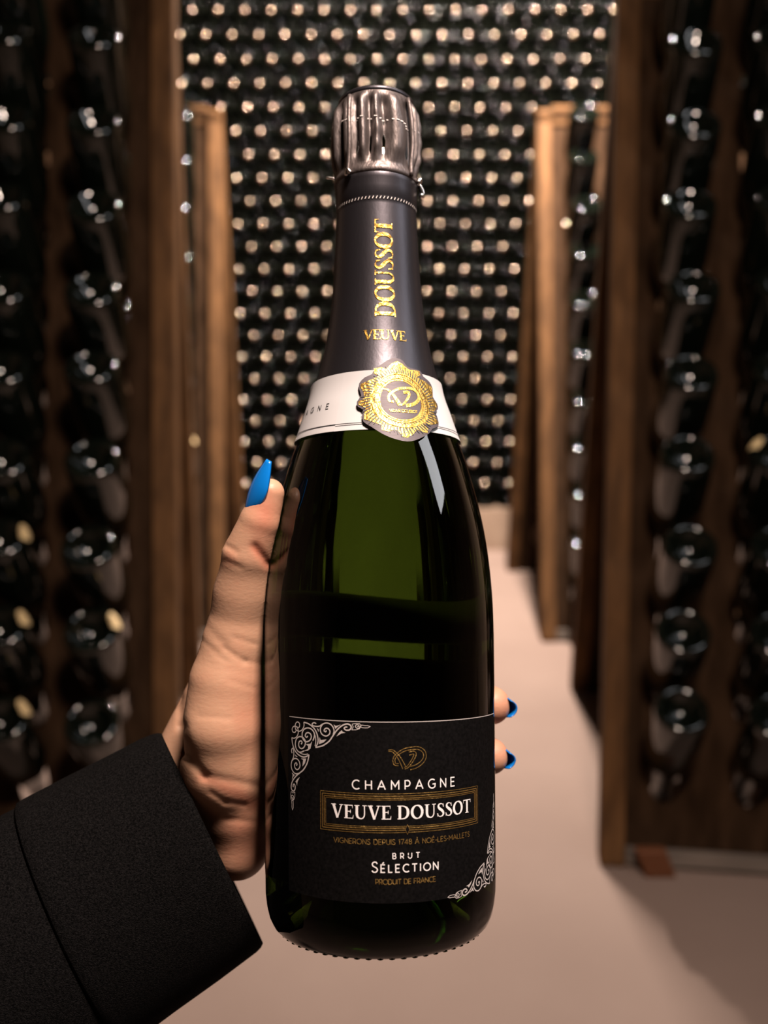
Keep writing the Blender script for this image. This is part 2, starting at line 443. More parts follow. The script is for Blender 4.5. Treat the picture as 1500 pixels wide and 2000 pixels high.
OP= {'lf1': [(-29.97, -45.23), (-29.61, -46.22), (-27.35, -45.86), (-28.53, -46.96), (-30.22, -47.6)], 'lf2': [(-24.7, -40.69), (-23.92, -41.16), (-22.14, -40.67), (-23.47, -41.55), (-24.03, -42.23)], 'lf3': [(-23.7, -44.62), (-22.81, -43.35), (-21.82, -42.48), (-21.5, -42.98), (-20.52, -43.24), (-21.93, -43.55)], 'lf4': [(-31.07, -42.33), (-30.33, -42.68), (-30.41, -43.61)], 'dl': [(-32.97, -46.8), (-33.75, -47.79), (-35.75, -48.08), (-34.67, -48.7), (-34.81, -49.65), (-36.86, -50.57), (-34.81, -50.2), (-33.75, -49.44)]}
MB= [(-1.03, 16.77), (1.54, 16.43), (3.17, 15.44), (4.62, 13.58), (7.61, 13.1), (10.8, 12.57), (11.88, 10.49), (14.64, 8.93), (15.53, 6.37), (14.29, 2.74), (15.72, 0.29), (15.21, -1.97), (13.5, -3.2), (13.71, -5.82), (13.1, -8.79), (9.99, -10.4), (8.29, -12.26), (5.86, -13.94), (2.81, -15.61), (0.31, -16.24), (-2.56, -15.67), (-5.19, -14.57), (-7.64, -12.94), (-10.19, -10.79), (-12.66, -8.81), (-13.19, -6.41), (-13.09, -4.03), (-14.93, -2.73), (-15.41, -0.78), (-14.08, 1.57), (-14.97, 4.05), (-15.16, 6.51), (-13.07, 8.86), (-10.34, 10.01), (-9.35, 12.48), (-7.25, 13.46), (-4.21, 15.51)]
MG= [(-0.03, 15.45), (2.15, 14.61), (3.42, 13.46), (4.45, 12.69), (5.59, 12.43), (10.08, 12.47), (10.07, 10.73), (8.03, 9.73), (11.93, 8.52), (14.92, 6.76), (14.29, 3.23), (13.41, 2.24), (14.66, 0.85), (15.22, -0.52), (13.51, -2.48), (12.28, -3.38), (12.82, -6.19), (13.08, -7.83), (10.7, -8.64), (6.5, -9.13), (8.15, -10.62), (7.55, -12.35), (5.27, -12.1), (4.28, -11.24), (2.48, -13.28), (0.45, -14.83), (-0.91, -14.43), (-1.96, -12.59), (-3.3, -11.7), (-4.92, -12.68), (-7.05, -12.0), (-7.21, -10.11), (-9.61, -8.9), (-12.49, -7.87), (-12.57, -5.96), (-12.15, -3.35), (-14.64, -2.03), (-14.84, -0.81), (-12.76, 0.53), (-13.23, 2.98), (-14.55, 5.01), (-14.4, 6.22), (-10.54, 7.79), (-7.58, 9.23), (-9.58, 10.24), (-9.61, 12.23), (-6.74, 12.72), (-4.68, 12.0), (-2.68, 14.06)]
VD= {'v': [(-6.49, 3.71), (-5.09, 3.73), (-3.74, 2.66), (-2.46, 1.01), (-1.46, -0.88), (-0.7, -2.53), (0.5, -1.98), (2.16, 0.07), (3.19, 2.1), (2.81, 2.92), (1.03, 2.66)], 'd': [(-4.55, 0.46), (-4.03, 1.68), (-2.55, 2.95), (-0.53, 4.03), (2.01, 4.45), (4.61, 4.43), (6.54, 3.16), (6.97, 1.26), (5.82, -0.56), (3.57, -1.98), (1.36, -2.52)], 'inn': [(-2.84, -1.18), (-4.17, -0.99), (-4.55, 0.46)], 'bar': [(-4.35, -4.48), (5.15, -4.37)]}

# ------------------------------------------------------------------ the held bottle
def cam_to_world(p):
    """(right, up, forward) from the eye -> world metres"""
    p = np.asarray(p, float)
    return np.stack([p[..., 0], p[..., 1] * ST + p[..., 2] * CT, HC + p[..., 1] * CT - p[..., 2] * ST], -1)


BO = np.array([-0.00196908, -0.03544344, 0.36427979])         # a point of the bottle's axis, in eye coordinates
AX = np.array([-0.0067, 0.99527762, 0.09683782]); AX /= np.linalg.norm(AX)
E1 = np.array([0, 0, -1.0]); E1 -= AX * (E1 @ AX); E1 /= np.linalg.norm(E1)
E2 = np.array([0.99997734, 0.00673149, 0.0])
_ps = [(-.106, .0428), (-.085, .0431), (-.06, .04335), (-.02, .0437), (.0025, .0434), (.0163, .0423), (.030, .0403), (.0438, .0371), (.0579, .0330), (.0648, .0306),
       (.076, .0269), (.0893, .0228), (.1033, .0197), (.1172, .01775), (.1424, .0161), (.153, .0156), (.20, .0152)]
RAD = cspline([p[0] for p in _ps], [p[1] for p in _ps])


def on_bottle(al, s, off=0.0):
    """surface point of the bottle at azimuth al and height s, in world metres"""
    al = np.asarray(al, float); s = np.asarray(s, float)
    r = RAD(s) + off
    n = np.cos(al)[..., None] * E1 + np.sin(al)[..., None] * E2
    return cam_to_world(BO + s[..., None] * AX + r[..., None] * n)


base_w = cam_to_world(BO - 0.1181 * AX)
hero = empty('champagne_bottle', tuple(base_w), 'large dark green champagne bottle with black label and charcoal foil, held upright in the hand', 'bottle')


def hobj(name, world, faces, m, parent=hero, **kw):
    return obj(name, np.asarray(world) - base_w, faces, m, parent, **kw)


def hlathe(name, prof, m, n=96, disp=None, parent=hero):
    """profile (r, s) about the bottle's axis"""
    v, f = lathe([(r, z) for r, z in prof], n, disp)
    v = np.array(v)
    w_ = cam_to_world(BO + v[:, 2:3] * AX + v[:, 0:1] * E1 + v[:, 1:2] * E2)
    return hobj(name, w_, f, m, parent)


ring = -0.1181
prof = [(0, ring + .030), (.010, ring + .028), (.019, ring + .021), (.027, ring + .010), (.0325, ring + .003), (.0350, ring + .0004), (.0368, ring),
        (.0385, ring + .0008), (.0402, ring + .0026), (.0415, ring + .0056), (.0423, ring + .0092), (.0428, ring + .0135)]
prof += [(float(RAD(s)), s) for s in np.linspace(-.100, .160, 66)]
prof += [(.0150, .170), (.0150, .188), (0, .1885)]
glass = hlathe('glass_body', prof, M['hero'], 128)
# knurled resting ring: small glass bumps round the foot
kv, kf = [], []
for k in range(60):
    t = 2 * PI * k / 60
    b = len(kv)
    lat = [(0.0, -1.0)] + [(math.cos(a), math.sin(a)) for a in (-0.9, -0.3)]
    for i, (rr, zz) in enumerate(lat):
        for j in range(8 if i else 1):
            q = 2 * PI * j / 8
            er, et = 0.0011 * rr * math.cos(q), 0.0012 * rr * math.sin(q)
            r = 0.0372 + er
            p = BO + (ring + 0.0004 + 0.0005 * zz) * AX + r * (math.cos(t + et / r) * E1 + math.sin(t + et / r) * E2)
            kv.append(cam_to_world(p))
    kf += [(b, b + 1 + j, b + 1 + (j + 1) % 8) for j in range(8)]
    kf += [(b + 1 + j, b + 9 + j, b + 9 + (j + 1) % 8, b + 1 + (j + 1) % 8) for j in range(8)]
hobj('knurling', kv, kf, M['hero'], hero, kind='stuff')

# ------------------------------------------------------------------ flat print, laid round the bottle
def sheet(name, fn, x0, x1, y0, y1, m, parent, nx=80, ny=40, thick=0.0):
    xs, ys = np.linspace(x0, x1, nx), np.linspace(y0, y1, ny)
    X, Y = np.meshgrid(xs, ys)
    V = fn(X.ravel(), Y.ravel())
    Fc = [(j * nx + i, j * nx + i + 1, (j + 1) * nx + i + 1, (j + 1) * nx + i) for j in range(ny - 1) for i in range(nx - 1)]
    return hobj(name, V, Fc, m, parent, normals=False)


def lab(off):
    """label millimetres (x right of its middle, y up from the axis origin) -> world"""
    def fn(x, y):
        x = np.asarray(x, float); s = (np.asarray(y, float) - 0.017 * x) / 1000
        return on_bottle((x + 9.3) / 1000 / 0.0432, s, off)
    return fn


def ribbons(strokes):
    """strokes [(x, y, w), ...] -> 2-D verts and quads"""
    V, Fc = [], []
    for st in strokes:
        st = [np.array(p, float) for p in st]
        if len(st) < 2: continue
        b = len(V)
        for i, p in enumerate(st):
            a, c = st[max(0, i - 1)][:2], st[min(len(st) - 1, i + 1)][:2]
            t = c - a; t = t / (np.linalg.norm(t) + 1e-12)
            if 0 < i < len(st) - 1:
                t1 = p[:2] - a; t1 = t1 / (np.linalg.norm(t1) + 1e-12)
                k = min(1.6, 1 / max(0.4, abs(float(t1 @ t))))
            else: k = 1
            nrm = np.array([-t[1], t[0]]) * p[2] / 2 * k
            V += [p[:2] + nrm, p[:2] - nrm]
        for i in range(len(st) - 1):
            Fc.append((b + 2 * i, b + 2 * i + 1, b + 2 * i + 3, b + 2 * i + 2))
    return np.array(V), Fc


def dense(st, step):
    out = []
    for p, q in zip(st, st[1:]):
        p, q = np.array(p, float), np.array(q, float)
        n = max(1, int(math.ceil(np.linalg.norm(q[:2] - p[:2]) / step)))
        out += [p + (q - p) * k / n for k in range(n)]
    out.append(np.array(st[-1], float))
    return out


def print_strokes(name, strokes, fn, m, parent, step=0.6, **kw):
    V, Fc = ribbons([dense(s, step) for s in strokes])
    return hobj(name, fn(V[:, 0], V[:, 1]), Fc, m, parent, normals=False, smooth=True, **kw)


def fill(polys, cell=1.2):
    """filled 2-D polygons, cut fine enough to bend"""
    bm = bmesh.new()
    for P in polys:
        vs = [bm.verts.new((x, y, 0)) for x, y in P]
        es = [bm.edges.new((vs[i], vs[(i + 1) % len(vs)])) for i in range(len(vs))]
        bmesh.ops.triangle_fill(bm, edges=es, use_beauty=True, use_dissolve=False, normal=(0, 0, 1))
    for _ in range(6):
        long = [e for e in bm.edges if e.calc_length() > cell]
        if not long: break
        bmesh.ops.subdivide_edges(bm, edges=long, cuts=1)
        bmesh.ops.triangulate(bm, faces=bm.faces[:])
    bmesh.ops.recalc_face_normals(bm, faces=bm.faces[:])
    bm.verts.index_update()
    V = np.array([v.co[:2] for v in bm.verts]); Fc = []
    for f_ in bm.faces:
        i = [v.index for v in f_.verts]
        a, b, c = V[i[0]], V[i[1]], V[i[2]]
        if (b[0] - a[0]) * (c[1] - a[1]) - (b[1] - a[1]) * (c[0] - a[0]) < 0: i.reverse()
        Fc.append(tuple(i))
    bm.free()
    return V, Fc


def print_fill(name, polys, fn, m, parent, cell=1.2, **kw):
    V, Fc = fill(polys, cell)
    return hobj(name, fn(V[:, 0], V[:, 1]), Fc, m, parent, normals=False, smooth=True, **kw)


# ------------------------------------------------------------------ lettering (cap height 1)
def arc(cx, cy, rx, ry, a0, a1, n=14):
    return [(cx + rx * math.cos(math.radians(a0 + (a1 - a0) * k / n)), cy + ry * math.sin(math.radians(a0 + (a1 - a0) * k / n))) for k in range(n + 1)]


def S_line(wd=0.58):
    return [tuple(p) for p in smooth_line([(wd * .93, .82), (wd * .78, .96), (wd * .5, 1.0), (wd * .2, .93), (wd * .08, .76), (wd * .22, .6), (wd * .52, .51), (wd * .82, .41), (wd * .96, .24), (wd * .82, .07), (wd * .5, 0), (wd * .2, .04), (wd * .03, .17)], 3)]


SANS = {
    'C': (.84, [arc(.5, .5, .48, .5, 48, 312, 24)]),
    'H': (.74, [[(0.03, 0), (0.03, 1)], [(.71, 0), (.71, 1)], [(.03, .5), (.71, .5)]]),
    'A': (.86, [[(0, 0), (.43, 1), (.86, 0)], [(.15, .33), (.71, .33)]]),
    'M': (.90, [[(.03, 0), (.03, 1), (.45, .35), (.87, 1), (.87, 0)]]),
    'P': (.62, [[(.03, 0), (.03, 1), (.32, 1)] + arc(.32, .68, .28, .32, 90, -90, 12) + [(.03, .36)]]),
    'G': (.90, [arc(.5, .5, .48, .5, 50, 318, 24) + [(.86, .18), (.88, .46), (.54, .46)]]),
    'N': (.78, [[(.03, 0), (.03, 1), (.75, 0), (.75, 1)]]),
    'E': (.60, [[(.58, 0), (.03, 0), (.03, 1), (.57, 1)], [(.03, .51), (.50, .51)]]),
    'V': (.82, [[(0, 1), (.41, 0), (.82, 1)]]),
    'I': (.08, [[(.04, 0), (.04, 1)]]),
    'R': (.66, [[(.03, 0), (.03, 1), (.34, 1)] + arc(.34, .69, .28, .31, 90, -90, 12) + [(.03, .38)], [(.34, .38), (.64, 0)]]),
    'O': (1.0, [arc(.5, .5, .5, .5, 0, 360, 32)]),
    'S': (.58, [S_line()]),
    'D': (.80, [[(.03, 0), (.03, 1), (.32, 1)] + arc(.32, .5, .46, .5, 90, -90, 18) + [(.03, 0)]]),
    'U': (.74, [[(.03, 1), (.03, .36)] + arc(.37, .36, .34, .36, 180, 360, 14) + [(.71, 1)]]),
    'T': (.72, [[(0, 1), (.72, 1)], [(.36, 0), (.36, 1)]]),
    'L': (.54, [[(.03, 1), (.03, 0), (.53, 0)]]),
    'B': (.66, [[(.03, 0), (.03, 1), (.33, 1)] + arc(.33, .76, .24, .24, 90, -90, 10) + [(.03, .52)], [(.33, .52)] + arc(.36, .26, .27, .26, 90, -90, 10) + [(.03, 0)]]),
    'F': (.58, [[(.03, 0), (.03, 1), (.57, 1)], [(.03, .5), (.49, .5)]]),
    '1': (.30, [[(.02, .85), (.22, 1), (.22, 0)]]),
    '7': (.60, [[(0, 1), (.6, 1), (.2, 0)]]),
    '4': (.68, [[(.5, 0), (.5, 1), (0, .28), (.68, .28)]]),
    '8': (.60, [arc(.3, .75, .24, .25, 0, 360, 16), arc(.3, .26, .29, .26, 0, 360, 16)]),
    '-': (.34, [[(.02, .4), (.32, .4)]]),
    ' ': (.34, []),
}
SANS['\u00c9'] = (.60, SANS['E'][1] + [[(.22, 1.14), (.42, 1.32)]])
SANS['\u00ca'] = (.60, SANS['E'][1] + [[(.14, 1.14), (.31, 1.3), (.48, 1.14)]])
SANS['\u00c0'] = (.86, SANS['A'][1] + [[(.34, 1.32), (.52, 1.14)]])


def sans(text, x0, x1, y, h, wt, small=None):
    """monoline capitals fitted between x0 and x1; small: height of the letters after the first"""
    hs = [h if (i == 0 or small is None) else small for i in range(len(text))]
    ws = [SANS[c][0] * k for c, k in zip(text, hs)]
    gap = ((x1 - x0) - sum(ws)) / max(1, len(text) - 1)
    out, x = [], x0
    for c, k, wd in zip(text, hs, ws):
        for st in SANS[c][1]: out.append([(x + px * k, y + py * k, wt) for px, py in st])
        x += wd + gap
    return out


def bar(x0, x1, y, t): return [(x0, y, t), (x1, y, t)]
def bow(pts, n=4): return [tuple(p) for p in smooth_line(pts, n)]


SERIF = {
    'V': (.84, [[(.15, 1, .21), (.44, .0, .17)], [(.73, 1, .085), (.44, .0, .085)], bar(.0, .34, .975, .05), bar(.58, .86, .975, .05)]),
    'E': (.64, [[(.17, 0, .19), (.17, 1, .19)], bar(.02, .58, .97, .06), bar(.17, .46, .52, .06), bar(.02, .62, .03, .06), [(.57, 1, .06), (.595, .76, .015)], [(.455, .66, .02), (.45, .52, .06), (.455, .38, .02)], [(.60, 0, .07), (.645, .27, .015)]]),
    'U': (.86, [bow([(.19, 1, .19), (.19, .7, .19), (.19, .35, .19), (.25, .14, .16), (.42, .03, .08), (.58, .07, .08), (.68, .22, .08), (.70, .4, .08), (.70, .7, .08), (.70, 1, .08)]), bar(.03, .36, .975, .05), bar(.57, .85, .975, .05)]),
    'D': (.86, [[(.18, 0, .19), (.18, 1, .19)], bow([(.02, .97, .06), (.30, .97, .06), (.52, .92, .10), (.68, .76, .17), (.73, .5, .21), (.68, .24, .17), (.52, .08, .10), (.30, .03, .06), (.02, .03, .06)])]),
    'O': (.90, [[(.45 + .355 * math.cos(t), .5 + .475 * math.sin(t), .06 + .145 * abs(math.cos(t - .12))) for t in [2 * PI * k / 36 for k in range(37)]]]),
    'S': (.60, [bow([(.50, .80, .05), (.48, .90, .05), (.34, .97, .06), (.19, .93, .10), (.13, .78, .15), (.20, .64, .18), (.34, .52, .20), (.47, .39, .18), (.52, .23, .15), (.44, .08, .10), (.28, .03, .06), (.13, .09, .05), (.09, .22, .05)]), [(.51, .97, .03), (.52, .72, .06)], [(.08, .03, .03), (.07, .28, .06)]]),
    'T': (.74, [[(.37, 0, .19), (.37, 1, .19)], bar(.03, .71, .965, .07), [(.035, 1, .06), (.01, .74, .015)], [(.705, 1, .06), (.73, .74, .015)], bar(.20, .54, .025, .05)]),
    ' ': (.30, []),
}


def serif(text, x0, x1, y, h, wide=1.0):
    ws = [SERIF[c][0] * h * wide for c in text]
    gap = ((x1 - x0) - sum(ws)) / (len(text) - 1)
    out, x = [], x0
    for c, wd in zip(text, ws):
        for st in SERIF[c][1]: out.append([(x + p[0] * h * wide, y + p[1] * h, p[2] * h) for p in st])
        x += wd + gap
    return out


# ------------------------------------------------------------------ front label
front = sheet('front_label', lab(.00012), -44.5, 46.5, -98.3, -39.2, M['black'], hero, 110, 30)
P1 = lab(.00022)
print_strokes('top_rule', [[(-43.6, -39.42, .26), (46.3, -39.42, .26)]], P1, M['inkgrey'], front, label='thin silver rule along the top edge')
print_strokes('lettering', sans('CHAMPAGNE', -18.3, 18.0, -61.55, 2.9, .40), P1, M['ink'], front, label='white capitals CHAMPAGNE')
print_strokes('lettering', serif('VEUVE DOUSSOT', -25.7, 25.6, -71.25, 4.45, 1.13), P1, M['ink'], front, label='large white serif capitals in the gold box')
print_strokes('lettering', sans('VIGNERONS DEPUIS 1748 \u00c0 NO\u00c9-LES-MALLETS', -24.9, 24.9, -79.35, 1.62, .27), P1, M['golddark'], front, label='small gold capitals under the box')
print_strokes('lettering', sans('BRUT', -5.0, 4.2, -83.95, 1.75, .30), P1, M['ink'], front, label='white capitals BRUT')
print_strokes('lettering', sans('S\u00c9LECTION', -11.9, 11.0, -88.3, 3.3, .40, 2.45), P1, M['ink'], front, label='white small capitals below BRUT')
print_strokes('lettering', sans('PRODUIT DE FRANCE', -10.7, 10.0, -92.15, 1.6, .30), P1, M['golddark'], front, label='small gold capitals near the foot of the label')
bx = []
for d, t in ((0, .22), (.75, .34), (1.45, .34), (2.0, .2)):
    X, T, B = 29.8 - d, -62.95 - d, -75.55 + d
    bx += [[(-X, T, t), (X, T, t)], [(X, T, t), (X, B, t)], [(X, B, t), (-X, B, t)], [(-X, B, t), (-X, T, t)]]
print_strokes('gold_frame', bx, P1, M['golddark'], front, label='fine gold box of four rules')
print_fill('lozenge', [[(0, -73.0), (.75, -74.6), (0, -76.2), (-.75, -74.6)]], lab(.00028), M['black'], front, label='small black lozenge on the lower rules')
print_strokes('lozenge_edge', [[(0, -73.0, .14), (.75, -74.6, .14), (0, -76.2, .14), (-.75, -74.6, .14), (0, -73.0, .14)]], lab(.00034), M['golddark'], front)

# the interlaced emblem: outlined ribbons
def emblem(fn, cx, cy, k, name, parent, m, fat):
    V_ = smooth_line(VD['v'][:6], 5); D_ = smooth_line(VD['d'], 5); I_ = smooth_line(VD['inn'], 4); R_ = smooth_line(VD['v'][5:], 5)
    tr = lambda p: (cx + p[0] * k, cy + p[1] * k)
    st = []
    for line, w0, w1 in ((V_, .5, 1.5), (R_, .6, 1.2), (D_, .8, 1.3), (I_, .8, .8)):
        n = len(line)
        if fat:
            st.append([(*tr(p), k * (w0 + (w1 - w0) * i / n) * 1.0) for i, p in enumerate(line)])
        else:
            for sgn in (-1, 1):
                rw = []
                for i, p in enumerate(line):
                    t = line[min(n - 1, i + 1)] - line[max(0, i - 1)]; t = t / (np.linalg.norm(t) + 1e-9)
                    o_ = sgn * (w0 + (w1 - w0) * i / n) * .46
                    rw.append((*tr((p[0] - t[1] * o_, p[1] + t[0] * o_)), .26))
                st.append(rw)
    return print_strokes(name, st, fn, m, parent, .5)


emblem(P1, -.2, -52.3, .93, 'emblem', front, M['golddark'], False)

# scrolled corner ornaments: one arm and its mirror image across the diagonal
def ornament(flip):
    st, po = [], []
    KX, KY = -43.0, -40.15
    def T(p, mirror):
        a, b = p[0] - KX, -(p[1] - KY)
        if mirror: a, b = b, a
        x, y = KX + a, KY - b
        if flip: x, y = 2.6 - x, -138.9 - y
        return x, y
    wd = dict(leaf=.44, hook=.4, spiral=.4, tip=.2, tipsp=.26, taper=.2, arc=.44, outer=.3, corner=.36)
    for mirror in (False, True):
        for k, pts in OH.items():
            line = smooth_line(pts, 4) if k not in ('tip', 'taper') else [np.array(p) for p in pts]
            st.append([(*T(p, mirror), wd[k]) for p in line])
        for k, pts in OP.items():
            if k == 'dl' and mirror: continue
            po.append([T(p, mirror) for p in pts])
    return st, po


for flip, lb in ((False, 'silver scrollwork in the upper left corner of the label'), (True, 'silver scrollwork in the lower right corner of the label')):
    st, po = ornament(flip)
    V, Fc = ribbons([dense(s, .7) for s in st]); V2, F2 = fill(po, 1.0)
    n = len(V); V = np.concatenate([V, V2]); Fc = Fc + [tuple(n + i for i in q) for q in F2]
    hobj('scrollwork', P1(V[:, 0], V[:, 1]), Fc, M['inkgrey'], front, normals=False, label=lb)

# back label; its lower part is added to block light through the foot
sheet('back_label', lambda x, y: on_bottle(PI + x / 43.3, y / 1000, .00012), -45, 45, -108, -27, M['black'], hero, 90, 24)

# ------------------------------------------------------------------ neck: foil, band, medallion
fp = [(float(RAD(s)) + .0003, s) for s in np.linspace(.080, .1555, 40)]
fp += [(.0160, .1558), (.0159, .1562), (.0161, .1566), (.0162, .161), (.0165, .1640), (.0166, .1655), (.0160, .167)]
fo = hlathe('neck_foil', fp, M['foil'], 96)
# stitched perforation round the foil
pst = []
for k in range(70):
    t = k / 70 * 2 * PI
    pst.append([(t, .15500, 1), (t + .03, .1560, 1)])
V, Fc = [], []
for a_, b_ in pst:
    b = len(V)
    for (t, s, _), d in ((a_, -.009), (a_, .009), (b_, .009), (b_, -.009)): V.append(on_bottle(t + d - PI, s, .00062))
    Fc.append((b, b + 1, b + 2, b + 3))
hobj('perforation', V, Fc, M['thread'], fo, normals=False, kind='stuff')
NF = lambda x, y: on_bottle(.17 + x / 19.5, y / 1000, .00055)
print_strokes('lettering', serif('VEUVE', -8.2, 7.4, 98.2, 3.9, 1.1), NF, M['gold'], fo, .5, label='gold capitals low on the neck')
def up(strokes):            # turned to read upwards
    return [[(-p[1], p[0], p[2]) for p in s] for s in strokes]
NU = lambda x, y: on_bottle(.17 + (np.asarray(x) + 3.6) / 17.3, np.asarray(y) / 1000, .00055)
print_strokes('lettering', up(serif('DOUSSOT', 107.4, 146.6, 0.0, 7.2, 1.0)), NU, M['gold'], fo, .7, label='gold capitals reading up the neck')

BT = lambda y: .0007 + .0009 * np.clip((np.asarray(y) - 76) / 9, 0, 1) ** 2
def band_fn(extra=0.0):
    def fn(x, y):
        x = np.asarray(x, float); y = np.asarray(y, float)
        t = x / 28.3
        sag = .0006 * np.sin(3 * t + 1) * np.clip((y - 74) / 11, 0, 1)
        return on_bottle(t, y / 1000, BT(y) + sag + extra)
    return fn
band = sheet('neck_band', band_fn(), -PI * 28.3, PI * 28.3, 62.2, 85.3, M['white'], hero, 140, 16)
sheet('band_overlap', band_fn(.00035), -PI * 28.3, -.50 * 28.3, 62.2, 84.4, M['white'], band, 60, 16)
print_strokes('band_rule', [[(-88.9, 64.75, .32), (88.9, 64.75, .32)]], band_fn(.0005), M['inkblack'], band, 1.0, label='thin black line near the lower edge of the band')
print_strokes('lettering', sans('CHAMPAGNE', -56, -18.6, 71.6, 2.1, .30), band_fn(.0005), M['inkblack'], band, .5, label='thin dark capitals round the left of the band')

def med(off):
    def fn(x, y):
        x = np.asarray(x, float); y = np.asarray(y, float)
        return on_bottle((x + 8.4) / 28.3, (y + 73.7) / 1000, .0020 + off)
    return fn
mb = [tuple(p) for p in smooth_line(MB + [MB[0]], 2)][:-1]
md = print_fill('medallion', [mb], med(0), M['medal'], hero, 1.3)
mg = [tuple(p) for p in MG]
print_fill('gold_border', [mg], med(.00015), M['gold'], md, 1.2, label='gold scalloped border of the medallion')
st = []
for k in range(72):                                            # engraved rays
    t = 2 * PI * (k + .5) / 72
    rr = random.uniform(10.6, 11.2); r2 = random.uniform(12.6, 14.6)
    st.append([(rr * math.cos(t), -.2 + rr * math.sin(t), .5), (r2 * math.cos(t + .05), -.2 + r2 * math.sin(t + .05), .22)])
for k in range(56):
    t = 2 * PI * k / 56
    st.append([(9.0 * math.cos(t), -.2 + 9.0 * math.sin(t), .18), (9.7 * math.cos(t + .06), -.2 + 9.7 * math.sin(t + .06), .3)])
print_strokes('engraving', st, med(.00022), M['inkblack'], md, .8, kind='stuff')
print_fill('medal_disc', [[(7.35 * math.cos(2 * PI * k / 48), -.2 + 7.6 * math.sin(2 * PI * k / 48)) for k in range(48)]], med(.00027), M['medal'], md, 1.2, label='dark round field of the medallion')
cir = lambda r, t: [(r * math.cos(2 * PI * k / 60), -.2 + r * 1.03 * math.sin(2 * PI * k / 60), t) for k in range(61)]
print_strokes('beaded_ring', [cir(7.7, .36), cir(8.5, .3), cir(10.2, .34)], med(.00040), M['gold'], md, .8, label='raised gold rings round the dark field')
emblem(med(.00045), 0, .2, 1.0, 'emblem', md, M['gold'], True)
print_strokes('lettering', sans('VEUVE DOUSSOT', -4.4, 5.2, -4.95, .95, .2), med(.00045), M['gold'], md, .4, label='tiny gold capitals under the emblem')

# ------------------------------------------------------------------ cork cap: pleated foil, muselet wire
random.seed(3)
PL = [(random.uniform(0, 2 * PI), random.uniform(.7, 1.3)) for _ in range(4)]
def pleat(t, z):
    k = min(1, max(0, (z - .1695) / .006)) * min(1, max(0, (.1985 - z) / .0035))
    a = t + .10 * math.sin(3 * t + 1.3) + .06 * math.sin(5 * t)
    p = math.sin(14 * a + .3 * math.sin(z * 200))
    p = math.copysign(abs(p) ** .9, p)
    dent = sum(.0005 * g * math.sin(z * 900 + 4 * ph) * math.exp(-((t - ph + PI) % (2 * PI) - PI) ** 2 / .06) for ph, g in PL)
    return k * (.0017 * p + 0.35 * dent)
cp = [(.0158, .1655), (.0166, .1658), (.0170, .1668), (.0168, .1682), (.0160, .1695), (.0159, .1705)]
cp += [(.0159 + .0008 * math.sin((s - .171) / .027 * PI), s) for s in np.linspace(.172, .1975, 26)]
cp += [(.0153, .1990), (.0150, .2000), (.0143, .2013), (.0128, .2024), (.0090, .2032), (.0, .2036)]
cap = hlathe('cork_cap', cp, M['cap'], 180, pleat)
rim = hlathe('cap_rim', [(.0147, .1992), (.0153, .1995), (.0153, .2009), (.0146, .2016), (.0138, .2020)], M['foil'], 96, parent=cap)
V, Fc = [], []
for k in range(64):                                            # tear line of the foil
    t = 2 * PI * k / 64; b = len(V)
    for d, e in ((-.035, 0), (.035, 0), (.035, .0004), (-.035, .0004)):
        s = .1868 - .0012 * math.sin(t) + e
        r = .0163 + pleat(t, s) + .0006
        V.append(cam_to_world(BO + s * AX + r * (math.cos(t + d) * E1 + math.sin(t + d) * E2)))
    Fc.append((b, b + 1, b + 2, b + 3))
hobj('tear_line', V, Fc, M['thread'], cap, normals=False, kind='stuff')


def tube(paths, r, n=8):
    V, Fc = [], []
    for P in paths:
        P = [np.array(p, float) for p in P]; b = len(V)
        for i, p in enumerate(P):
            t = P[min(len(P) - 1, i + 1)] - P[max(0, i - 1)]; t /= np.linalg.norm(t)
            x = np.cross(t, [0.3, 0.5, 0.81]); x /= np.linalg.norm(x); y = np.cross(t, x)
            for k in range(n):
                a = 2 * PI * k / n; V.append(p + r * (math.cos(a) * x + math.sin(a) * y))
        for i in range(len(P) - 1):
            for k in range(n): Fc.append((b + i * n + k, b + i * n + (k + 1) % n, b + (i + 1) * n + (k + 1) % n, b + (i + 1) * n + k))
        Fc.append(tuple(b + k for k in range(n))[::-1]); Fc.append(tuple(b + (len(P) - 1) * n + k for k in range(n)))
    return V, Fc


def polar(al, s, r): return cam_to_world(BO + s * AX + r * (math.cos(al) * E1 + math.sin(al) * E2))
for al0 in (-.68, .92, 2.5, -2.25):                              # wire struts pressed under the foil
    P = smooth_line([polar(al0, .1665, .0172), polar(al0 + .02, .1725, .0171), polar(al0 + .05, .180, .0174), polar(al0 + .03, .190, .0172), polar(al0, .1985, .0160)], 4)
    V, Fc = tube([P], .0009)
    hobj('wire_strut', V, Fc, M['cap'], cap)
for al0, s0 in ((-.66, .1668), (1.30, .1672)):
    P = smooth_line([polar(al0 - .05, s0 - .0015, .0176), polar(al0, s0 + .0006, .0182), polar(al0 + .07, s0 - .0010, .0177)], 4)
    V, Fc = tube([P], .0008); hobj('wire_loop', V, Fc, M['wire'], cap, label='bright steel loop of the wire cage')
P = smooth_line([polar(1.47, .1665, .0172), polar(1.50, .1645, .0182), polar(1.52, .1625, .0186), polar(1.44, .1620, .0178)], 5)
V, Fc = tube([P], .0010); hobj('wire_loop', V, Fc, M['wire'], cap, label='bright steel loop of the wire cage')
P = smooth_line([polar(-1.4, .1690, .0165), polar(-1.43, .1695, .0190), polar(-1.45, .1697, .0200)], 4)
V, Fc = tube([P], .0005); hobj('wire_end', V, Fc, M['wire'], cap, label='loose end of the steel wire')

# ------------------------------------------------------------------ the hand that holds it
def at(x, y, d):
    """a spot of the hand in eye coordinates, metres, from where it is seen and how far it lies"""
    return np.array([(x - 750) / F * d, (1000 - y) / F * d, d])


